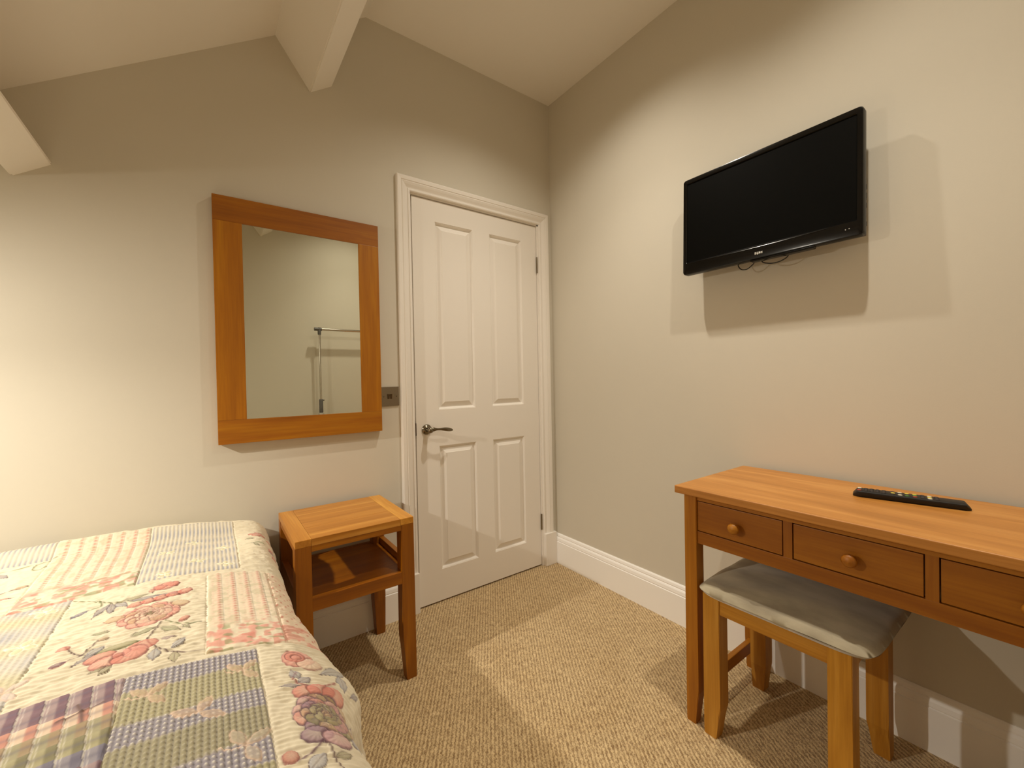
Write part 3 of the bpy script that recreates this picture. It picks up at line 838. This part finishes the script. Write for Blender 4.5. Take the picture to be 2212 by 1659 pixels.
# embroidery: drawn as shapes in quilt metres
def win(x0, x1, y0, y1):
    j0, j1 = np.searchsorted(aa, x0), np.searchsorted(aa, x1)
    i0, i1 = np.searchsorted(-ya, -y1), np.searchsorted(-ya, -y0)
    return slice(max(i0 - 1, 0), i1 + 1), slice(max(j0 - 1, 0), j1 + 1)
def put(s, m_, c, al=1.0):
    m_ = (np.clip(m_, 0, 1) * al)[..., None]
    col[s] = col[s] * (1 - m_) + c * m_
def ell(cx_, cy_, rx, ry, ang=0, fill=None, line=None, lw_=.0016, h=.0022, al=.9, point=0.0):
    r_ = max(rx, ry) * 1.3 + .005
    s = win(cx_ - r_, cx_ + r_, cy_ - r_, cy_ + r_)
    if s[0].start >= s[0].stop or s[1].start >= s[1].stop: return
    x, y = A[s] - cx_, Y[s] - cy_
    c_, s_ = math.cos(ang), math.sin(ang)
    u, v = x * c_ + y * s_, -x * s_ + y * c_
    ryy = ry * (1 - point * np.clip(np.abs(u) / rx, 0, 1) ** 1.5)
    d = np.sqrt((u / rx) ** 2 + (v / np.maximum(ryy, .0003)) ** 2)
    m_ = np.clip((1.06 - d) / .10, 0, 1)
    if fill is not None:
        sh = 1 - .10 * np.sin(np.arctan2(v, u) * 9)
        put(s, m_ * (.62 + .38 * np.clip(d, 0, 1) ** 1.5), fill, al); col[s] *= (1 - .08 * m_ * (np.sin(np.arctan2(v, u + 1e-6) * 11) > .2))[..., None]
        hgt[s] = hgt[s] * (1 - m_) + m_ * (h * np.sqrt(np.clip(1 - d * d * .85, 0, 1)) + .0003 * np.sin(np.arctan2(v, u) * 13))
    if line is not None:
        ed = np.exp(-(((d - 1) * min(rx, ry)) / (lw_ * .6)) ** 2)
        put(s, ed, line * .8, .88)
        hgt[s] += ed * (.0008 if fill is None else -.0010)
def curve(pts, c, w=.0018, h=.0013, al=.95):
    P = [np.array(p, float) for p in pts]; out = []
    for i in range(len(P) - 1):
        p0, p1, p2, p3 = P[max(i - 1, 0)], P[i], P[i + 1], P[min(i + 2, len(P) - 1)]
        for k in range(10):
            t = k / 10
            out.append(.5 * ((2 * p1) + (p2 - p0) * t + (2 * p0 - 5 * p1 + 4 * p2 - p3) * t * t + (3 * p1 - p0 - 3 * p2 + p3) * t ** 3))
    out.append(P[-1]); out = np.array(out)
    s = win(out[:, 0].min() - .006, out[:, 0].max() + .006, out[:, 1].min() - .006, out[:, 1].max() + .006)
    x, y = A[s], Y[s]
    if x.size == 0: return
    d = np.full(x.shape, 9.)
    for q0, q1 in zip(out, out[1:]):
        e = q1 - q0; L2 = e @ e + 1e-12
        t = np.clip(((x - q0[0]) * e[0] + (y - q0[1]) * e[1]) / L2, 0, 1)
        d = np.minimum(d, np.hypot(x - q0[0] - t * e[0], y - q0[1] - t * e[1]))
    m_ = np.exp(-(d / w) ** 2)
    put(s, m_, c, al); hgt[s] += m_ * h
def leaf_(x0, y0, x1, y1, w, c, line=dkline, al=.75):
    ell((x0 + x1) / 2, (y0 + y1) / 2, math.hypot(x1 - x0, y1 - y0) / 2, w, math.atan2(y1 - y0, x1 - x0), c, line, .0013, .0014, al, .8)
    curve([(x0, y0), (x1, y1)], line, .0008, -.0006, .6)
def peony(cx_, cy_, r_, c_out, c_in, c_core, ln, seed=0, squash=1.0):
    rs_ = random.Random(seed)
    for ring, (rad, cnt, ax_, bx_, hh_) in enumerate(((.70, 11, .30, .25, .0026), (.52, 9, .27, .21, .0034))):
        for k in range(cnt):
            t = 2 * math.pi * k / cnt + rs_.random() * .35 + ring * .3
            q = r_ * rad * (1 + .10 * (rs_.random() - .5))
            x, y = cx_ + q * math.cos(t), cy_ + q * squash * math.sin(t)
            ell(x, y, r_ * ax_, r_ * bx_ * (.8 + .4 * rs_.random()), t + math.pi / 2, c_out[(k * 2 + ring) % len(c_out)] * (.94 + .12 * rs_.random()), ln, .0017, hh_)
            for dv in (-.35, 0, .35):      # stitched veins running to the petal's rim
                curve([(cx_ + q * .70 * math.cos(t + dv * .5), cy_ + q * .70 * squash * math.sin(t + dv * .5)), (cx_ + q * 1.22 * math.cos(t + dv), cy_ + q * 1.22 * squash * math.sin(t + dv))], ln, .0006, -.0005, .35)
    for rad, cnt, sc_, cc in ((.34, 9, .19, c_in), (.20, 7, .15, c_in * .96), (.08, 4, .12, c_core)):
        for k in range(cnt):
            t = 2 * math.pi * k / cnt + rs_.random() * .6
            ell(cx_ + r_ * rad * math.cos(t), cy_ + r_ * rad * squash * math.sin(t), r_ * sc_, r_ * sc_ * .72, t + 1.2 + rs_.random() * .6, cc * (.92 + .14 * rs_.random()), ln * 1.1, .0012, .0042)
redl = C3(.62, .36, .36)
# --- centre cream patch
curve([(-1.942, -.480), (-1.900, -.515), (-1.868, -.549), (-1.830, -.570), (-1.799, -.585), (-1.765, -.590), (-1.745, -.582), (-1.728, -.560)], leafg * .8, .0015)
curve([(-1.895, -.515), (-1.885, -.550), (-1.913, -.567)], leafg * .8)
ell(-1.915, -.570, .0075, .016, -.9, lilac, lilac * .6, .0014, .002, .9, .5)
leaf_(-1.868, -.549, -1.890, -.610, .008, lilac * .9); leaf_(-1.866, -.552, -1.860, -.615, .008, lilac * .85); leaf_(-1.860, -.560, -1.835, -.590, .009, blue)
leaf_(-1.860, -.560, -1.800, -.548, .010, green * .8); leaf_(-1.835, -.567, -1.775, -.572, .009, lilac)
leaf_(-1.790, -.570, -1.735, -.590, .008, blue * .9)
for dx_, dy_, rx_, ry_, c__ in ((0, 0, .026, .020, pink), (-.012, -.006, .014, .012, rose_), (.012, .002, .013, .015, rose_), (.002, .008, .012, .010, pink * 1.05)):
    ell(-1.770 + dx_, -.520 + dy_, rx_, ry_, .2, c__, redl, .0015, .003)
leaf_(-1.795, -.545, -1.800, -.520, .006, rose_)
for k in range(5): ell(-1.820 + .022 * k, -.598 + .005 * k, .015, .013, .3, rose_, redl, .0015, .0034)
peony(-1.790, -.668, .056, [pink * 1.05, peach * .95, pink, tan * 1.1], peach * .93, green * .75, redl, 3)
ell(-1.848, -.652, .017, .013, .2, tan * 1.1, redl, .0014); ell(-1.738, -.640, .018, .013, -.5, tan * 1.15, redl, .0014)
curve([(-1.766, -.717), (-1.774, -.745), (-1.784, -.777), (-1.796, -.795), (-1.806, -.806)], dkline, .0017)
curve([(-1.784, -.777), (-1.780, -.800), (-1.763, -.828), (-1.740, -.852), (-1.715, -.867), (-1.692, -.868)], dkline, .0017)
curve([(-1.760, -.715), (-1.745, -.730), (-1.725, -.745), (-1.712, -.753), (-1.697, -.752)], leafg * .8)
ell(-1.728, -.720, .0075, .011, -.7, rose_, redl, .0013); leaf_(-1.722, -.752, -1.694, -.748, .005, leafg); leaf_(-1.730, -.748, -1.716, -.768, .005, leafg)
leaf_(-1.772, -.735, -1.815, -.755, .008, leafg); leaf_(-1.768, -.740, -1.732, -.768, .010, leafg); leaf_(-1.880, -.700, -1.845, -.708, .006, leafg * 1.1)
leaf_(-1.768, -.795, -1.738, -.790, .007, mauve); leaf_(-1.745, -.838, -1.722, -.805, .008, blue); leaf_(-1.768, -.825, -1.768, -.865, .010, blue * .95); leaf_(-1.738, -.852, -1.736, -.892, .009, green * .85)
for dx_, dy_, rx_, ry_, c__ in ((-.030, .012, .022, .016, rose_), (.028, .018, .024, .019, rose_ * .95), (-.018, -.012, .024, .018, pink), (.012, -.012, .026, .017, rose_), (.020, .000, .018, .020, pink), (0, .006, .013, .012, C3(.90, .62, .56)), (-.004, -.002, .008, .007, rose_ * .8)):
    ell(-1.817 + dx_, -.819 + dy_, rx_, ry_, .3, c__, redl, .0016, .0036)
ell(-1.826, -.782, .030, .010, .15, green * .9, leafg * .7, .0015)
curve([(-1.907, -.729), (-1.890, -.765), (-1.877, -.780), (-1.868, -.782)], dkline); curve([(-1.901, -.790), (-1.877, -.780), (-1.870, -.760), (-1.862, -.741), (-1.850, -.735)], dkline)
ell(-1.909, -.733, .0095, .010, 0, rose_ * .9, redl); ell(-1.905, -.790, .012, .007, .3, purple * 1.3, redl, .0014, .002, .9, .5)
ell(-1.853, -.735, .009, .005, .4, tan, dkline, .0012); leaf_(-1.872, -.790, -1.846, -.762, .010, blue * .8); leaf_(-1.885, -.812, -1.856, -.785, .006, lilac * .8)
leaf_(-1.826, -.846, -1.842, -.868, .007, green * .7); leaf_(-1.832, -.846, -1.858, -.858, .005, green * .8)
# --- left cream patch at the edge of the picture
curve([(-2.160, -.160), (-2.110, -.150), (-2.070, -.140), (-2.042, -.118)], leafg * .9); curve([(-2.075, -.142), (-2.078, -.175), (-2.062, -.180), (-2.055, -.160)], leafg * .9)
leaf_(-2.150, -.165, -2.115, -.200, .010, lilac); leaf_(-2.170, -.180, -2.140, -.215, .010, mauve)
curve([(-2.115, -.330), (-2.095, -.315), (-2.066, -.300)], dkline); ell(-2.068, -.300, .012, .006, .3, tan * 1.05, dkline, .0012); leaf_(-2.120, -.360, -2.070, -.350, .006, rose_)
# --- white-thread butterflies and leaves
def fly(x, y, s, c, rot=0.0):
    for t in (.9, 2.2, -1.0, -2.1):
        t2 = t + rot
        ell(x + s * .62 * math.cos(t2), y + s * .62 * math.sin(t2), s * .55, s * .33, t2, c, white, .0016, .0016, .75)
    curve([(x - s, y + s * .3), (x, y), (x + s * .5, y - s * .2)], white, .0012)
for x, y in ((-1.787, -.255), (-1.649, -.282), (-1.712, -.369), (-1.781, -.438), (-1.724, -.192), (-1.646, -.425)):
    fly(x, y, .019, C3(.88, .85, .62), (x * 37) % 1.5)
for x, y in ((-1.985, -.501), (-1.979, -.666), (-2.09, -.60)):
    fly(x, y, .024, C3(.86, .83, .66), .4)
def tri(x, y, s, rot=0.0, c=C3(.78, .66, .54)):
    for t in (0.6, 2.0, -1.2, -2.2)[:3]:
        t2 = t + rot
        ell(x + s * .72 * math.cos(t2), y + s * .72 * math.sin(t2), s * .62, s * .30, t2, c, peach, .0019, .0018, .75, .35)
    curve([(x, y), (x - s * .6, y - s * .1), (x - s * 1.1, y + s * .25)], peach, .0014)
tri(-1.633, -.966, .026, .3); tri(-1.765, -.975, .026, .3); tri(-1.697, -1.062, .030, .6); tri(-1.640, -1.165, .030, 0, C3(.74, .68, .60)); tri(-1.957, -.838, .026, .2, C3(.80, .72, .70)); tri(-1.735, -1.210, .028, .5)
for t in (.5, 1.9, 3.4, 4.9):
    curve([(-1.843, -.972), (-1.843 + .026 * math.cos(t), -.972 + .026 * math.sin(t))], dkline * 1.1, .0026, .0012)
# --- embroidered border down the side
curve([(-1.548, -1.000), (-1.556, -1.022), (-1.543, -1.040), (-1.515, -1.040), (-1.490, -1.020)], redl, .0022)
for dx_, dy_, rx_, ry_, c__ in ((0, 0, .026, .030, pink), (.016, -.018, .020, .020, peach * .93), (-.004, .004, .017, .018, rose_), (-.002, .002, .009, .009, pink)):
    ell(-1.540 + dx_, -.952 + dy_, rx_, ry_, .2, c__, redl, .0018, .0040)
leaf_(-1.556, -.990, -1.545, -1.020, .010, blue * .9); leaf_(-1.546, -1.042, -1.582, -1.040, .007, lilac * .9); leaf_(-1.550, -1.035, -1.528, -1.015, .010, lilac)
leaf_(-1.512, -1.000, -1.452, -.955, .013, blue * .85 + green * .15); leaf_(-1.470, -1.030, -1.478, -.985, .012, blue); leaf_(-1.455, -1.030, -1.425, -1.000, .007, lilac)
for dx_, dy_, rx_, ry_ in ((-.022, .052, .022, .020), (.002, .060, .023, .020), (.026, .056, .022, .024)):
    ell(-1.520 + dx_, -1.116 + dy_, rx_, ry_, .1, rose_, redl, .0020, .0042)
peony(-1.518, -1.122, .060, [mauve * 1.15, C3(.74, .55, .56), tan * 1.1, C3(.80, .60, .58), green * .8, pink * .95, tan * 1.05], green * .82 + peach * .15, tan * .98, C3(.42, .32, .40), 8)
ell(-1.545, -1.175, .024, .018, .2, mauve * 1.2, purple, .0020, .0030); ell(-1.515, -1.182, .024, .018, -.2, C3(.76, .58, .60), purple, .0020, .0030)
curve([(-1.540, -1.190), (-1.556, -1.210), (-1.580, -1.225)], purple, .0020); ell(-1.588, -1.214, .011, .013, .3, rose_ * .8, redl, .0018, .003)
curve([(-1.532, -1.195), (-1.530, -1.225), (-1.522, -1.260), (-1.508, -1.290)], dkline, .0018)
leaf_(-1.530, -1.225, -1.500, -1.212, .008, green * .75); leaf_(-1.450, -1.130, -1.438, -1.085, .008, mauve); leaf_(-1.570, -1.250, -1.540, -1.215, .012, blue * 1.1); leaf_(-1.478, -1.150, -1.462, -1.185, .008, blue)
ell(-1.428, -1.150, .013, .020, .2, mauve, redl, .0018, .003); leaf_(-1.520, -1.262, -1.480, -1.245, .010, leafg); leaf_(-1.450, -1.235, -1.425, -1.200, .012, lilac)
# red sprig near the wall end of the border
for dx_, dy_ in ((0, 0), (.016, .012), (.010, -.020), (.028, -.006), (.022, .030)):
    ell(-1.560 + dx_, -.205 + dy_, .014, .013, .3, pink if dy_ > 0 else rose_, redl, .0014, .003)
curve([(-1.600, -.300), (-1.575, -.302), (-1.548, -.296), (-1.525, -.300)], leafg, .0015); leaf_(-1.565, -.302, -1.548, -.322, .006, leafg); leaf_(-1.585, -.255, -1.560, -.262, .006, leafg); leaf_(-1.520, -.34, -1.495, -.32, .008, mauve)
for k in range(4): ell(-1.510 + .010 * (k % 2), -.250 - .035 * k, .010, .009, .2, pink, redl, .0013)

lum = col.mean(-1, keepdims=True)
col = .90 * col + .10 * lum * np.array([1.04, 1.0, .93])          # washed, faded print
col = .96 * col + .04 * cream
col = np.clip(col * (1 + .05 * (n50 - .5))[..., None], 0, .95)
BX, BZ = base(A, Y)
BY = Y.copy()
# displace along the sheet's normal
dxa, dza = np.gradient(BX, axis=1), np.gradient(BZ, axis=1)
ln_ = np.hypot(dxa, dza) + 1e-9
nxn, nzn = -dza / ln_, dxa / ln_
cl = .003 * (vnoise(A, Y, .09, 61) - .5)       # soft creases
GX, GZ = BX + nxn * (hgt + cl), BZ + nzn * (hgt + cl)
# hem scallops slightly and the cloth turns under
hem_x = GX[:, -1:]; hem_z = GZ[:, -1:]; hem_y = BY[:, -1:]
turn = [(.003, -.003), (.001, -.007), (-.004, -.009), (-.009, -.006), (-.012, .0), (-.012, .02), (-.012, .06)]
GX = np.concatenate([GX] + [hem_x + t[0] for t in turn], 1); GZ = np.concatenate([GZ] + [hem_z + t[1] for t in turn], 1)
GY = np.concatenate([BY] + [hem_y] * len(turn), 1)
colx = np.concatenate([col] + [np.broadcast_to(cream * .9, (ny, 1, 3))] * len(turn), 1)
NX = GX.shape[1]
verts = np.stack([GX, GY, GZ], -1).reshape(-1, 3)
qo = np.array((-1.85, -.95, .30))
idx = np.arange(ny * NX).reshape(ny, NX)
q = np.stack([idx[:-1, :-1], idx[1:, :-1], idx[1:, 1:], idx[:-1, 1:]], -1).reshape(-1, 4)
me = bpy.data.meshes.new('quilt')
me.vertices.add(len(verts)); me.vertices.foreach_set('co', (verts - qo).astype(np.float32).ravel())
me.loops.add(q.size); me.loops.foreach_set('vertex_index', q.astype(np.int32).ravel())
me.polygons.add(len(q)); me.polygons.foreach_set('loop_start', (np.arange(len(q)) * 4).astype(np.int32))
me.polygons.foreach_set('use_smooth', np.ones(len(q), dtype=bool))
me.update(calc_edges=True)
ca = me.color_attributes.new('quilt_colour', 'FLOAT_COLOR', 'POINT')
rgba = np.ones((len(verts), 4), dtype=np.float32); rgba[:, :3] = colx.reshape(-1, 3)
ca.data.foreach_set('color', rgba.ravel())
me.materials.append(QUILT)
quilt = bpy.data.objects.new('quilt', me); COL.objects.link(quilt); quilt.location = qo
quilt['label'] = 'pastel patchwork quilt with embroidered roses spread over the bed'; quilt['category'] = 'quilt'

# ------------------------------------------------------------------ garment rail (seen in the mirror)
gr = thing('clothes_rail', 'chrome garment rail seen reflected in the wall mirror', 'clothes rail', (-.49, -2.035, 0))
gy, gx = -2.035, -.897
for x in (gx, -.10):
    bm = bmesh.new(); tube(bm, [(x, gy, .94), (x, gy, 1.54)], .0085, 16); obj('upright', bm, CHROME, gr, True)
    bm = bmesh.new(); tube(bm, [(x, gy, .06), (x, gy, .84)], .0125, 16); obj('lower_post', bm, CHROME, gr, True)
    bm = bmesh.new(); lathe(bm, [(.015, .845), (.016, .855), (.016, .955), (.012, .962)], (x, gy, 0), 'z', 18); tube(bm, [(x, gy, .950), (x + .026, gy, .953)], .006, 10); obj('clamp', bm, GREYP, gr, True)
    bm = bmesh.new(); tube(bm, [(x, gy - .060, .06), (x, gy + .26, .06)], .011, 14); obj('foot_bar', bm, CHROME, gr, True)
    for dy_ in (-.046, .25):
        bm = bmesh.new(); lathe(bm, [(.024, -.009), (.026, -.006), (.026, .006), (.024, .009)], (x, gy + dy_, .026), 'x', 20); obj('castor', bm, BLKP, gr, True)
    bm = bmesh.new(); lathe(bm, [(.013, 1.515), (.014, 1.522), (.014, 1.572), (.011, 1.577)], (x, gy, 0), 'z', 18); tube(bm, [(x - .040, gy, 1.562), (x + .018, gy, 1.562)], .0145, 16); obj('joint', bm, GREYP, gr, True)
    bm = bmesh.new(); lathe(bm, [(.014, .826), (.022, .830), (.022, .842), (.014, .846)], (x, gy, 0), 'z', 18); obj('collar', bm, SILVER, gr, True)
bm = bmesh.new(); tube(bm, [(gx - .02, gy, 1.562), (-.085, gy, 1.562)], .0105, 16); obj('hanging_bar', bm, CHROME, gr, True)
bm = bmesh.new(); tube(bm, [(gx, gy, .14), (-.10, gy, .14)], .009, 14); obj('cross_bar', bm, CHROME, gr, True)

# ------------------------------------------------------------------ recessed ceiling lamps
def downlight(x, y, tilt, lobes, label, radius=.022, colr=(1.0, .915, .775)):
    z = slope_z(x) if tilt else HC
    n = nd if tilt else Vector((0, 0, -1))
    p = Vector((x, y, z))
    t = thing('ceiling_light', label, 'ceiling light', p, 'recessed ceiling lamps')
    rot = Vector((0, 0, -1)).rotation_difference(n).to_matrix().to_4x4()
    Mx = Matrix.Translation(p) @ rot
    bm = bmesh.new()
    lathe(bm, [(.030, -.0005), (.042, -.0005), (.043, -.003), (.040, -.006), (.031, -.005), (.030, -.002)], (0, 0, 0), 'z', 32)
    bmesh.ops.transform(bm, matrix=Mx, verts=bm.verts); obj('trim_ring', bm, PIN, t, True)
    bm = bmesh.new(); lathe(bm, [(.0285, -.0005), (.0285, -.003), (.001, -.0035)], (0, 0, 0), 'z', 32)
    bmesh.ops.transform(bm, matrix=Mx, verts=bm.verts); obj('lens', bm, LENS, t, True)
    for spread, power in lobes:          # a wide spill and, for the reflector lamps, a tighter beam inside it
        ld = bpy.data.lights.new('lamp', 'SPOT'); ld.shadow_soft_size = radius; ld.energy = power; ld.color = colr
        ld.spot_size = math.radians(spread); ld.spot_blend = 1.0
        lo = bpy.data.objects.new('lamp', ld); COL.objects.link(lo)
        lo.parent = t; lo.matrix_parent_inverse = Matrix.Identity(4)
        lo.matrix_local = Matrix.Translation(n * (radius + .008)) @ rot
downlight(-.585, -.715, False, ((134, 34), (88, 30)), 'round recessed ceiling lamp in the flat ceiling, above the door')
downlight(-.640, -1.600, False, ((134, 31), (84, 32)), 'round recessed ceiling lamp in the flat ceiling, above the dressing table')
downlight(-2.760, -.490, True, ((168, 42), (92, 50)), 'round recessed ceiling lamp in the sloping ceiling, above the bed head')

w = bpy.data.worlds.new('world'); scene.world = w; w.use_nodes = True
w.node_tree.nodes['Background'].inputs['Color'].default_value = (0.02, 0.018, 0.015, 1)

scene.view_settings.view_transform = 'Standard'
scene.view_settings.look = 'None'
scene.view_settings.exposure = 0.17
scene.view_settings.gamma = 1.0
scene.view_settings.use_curve_mapping = False
scene.cycles.use_denoising = True
scene.cycles.max_bounces = 12
scene.cycles.diffuse_bounces = 9
scene.cycles.sample_clamp_indirect = 4.0
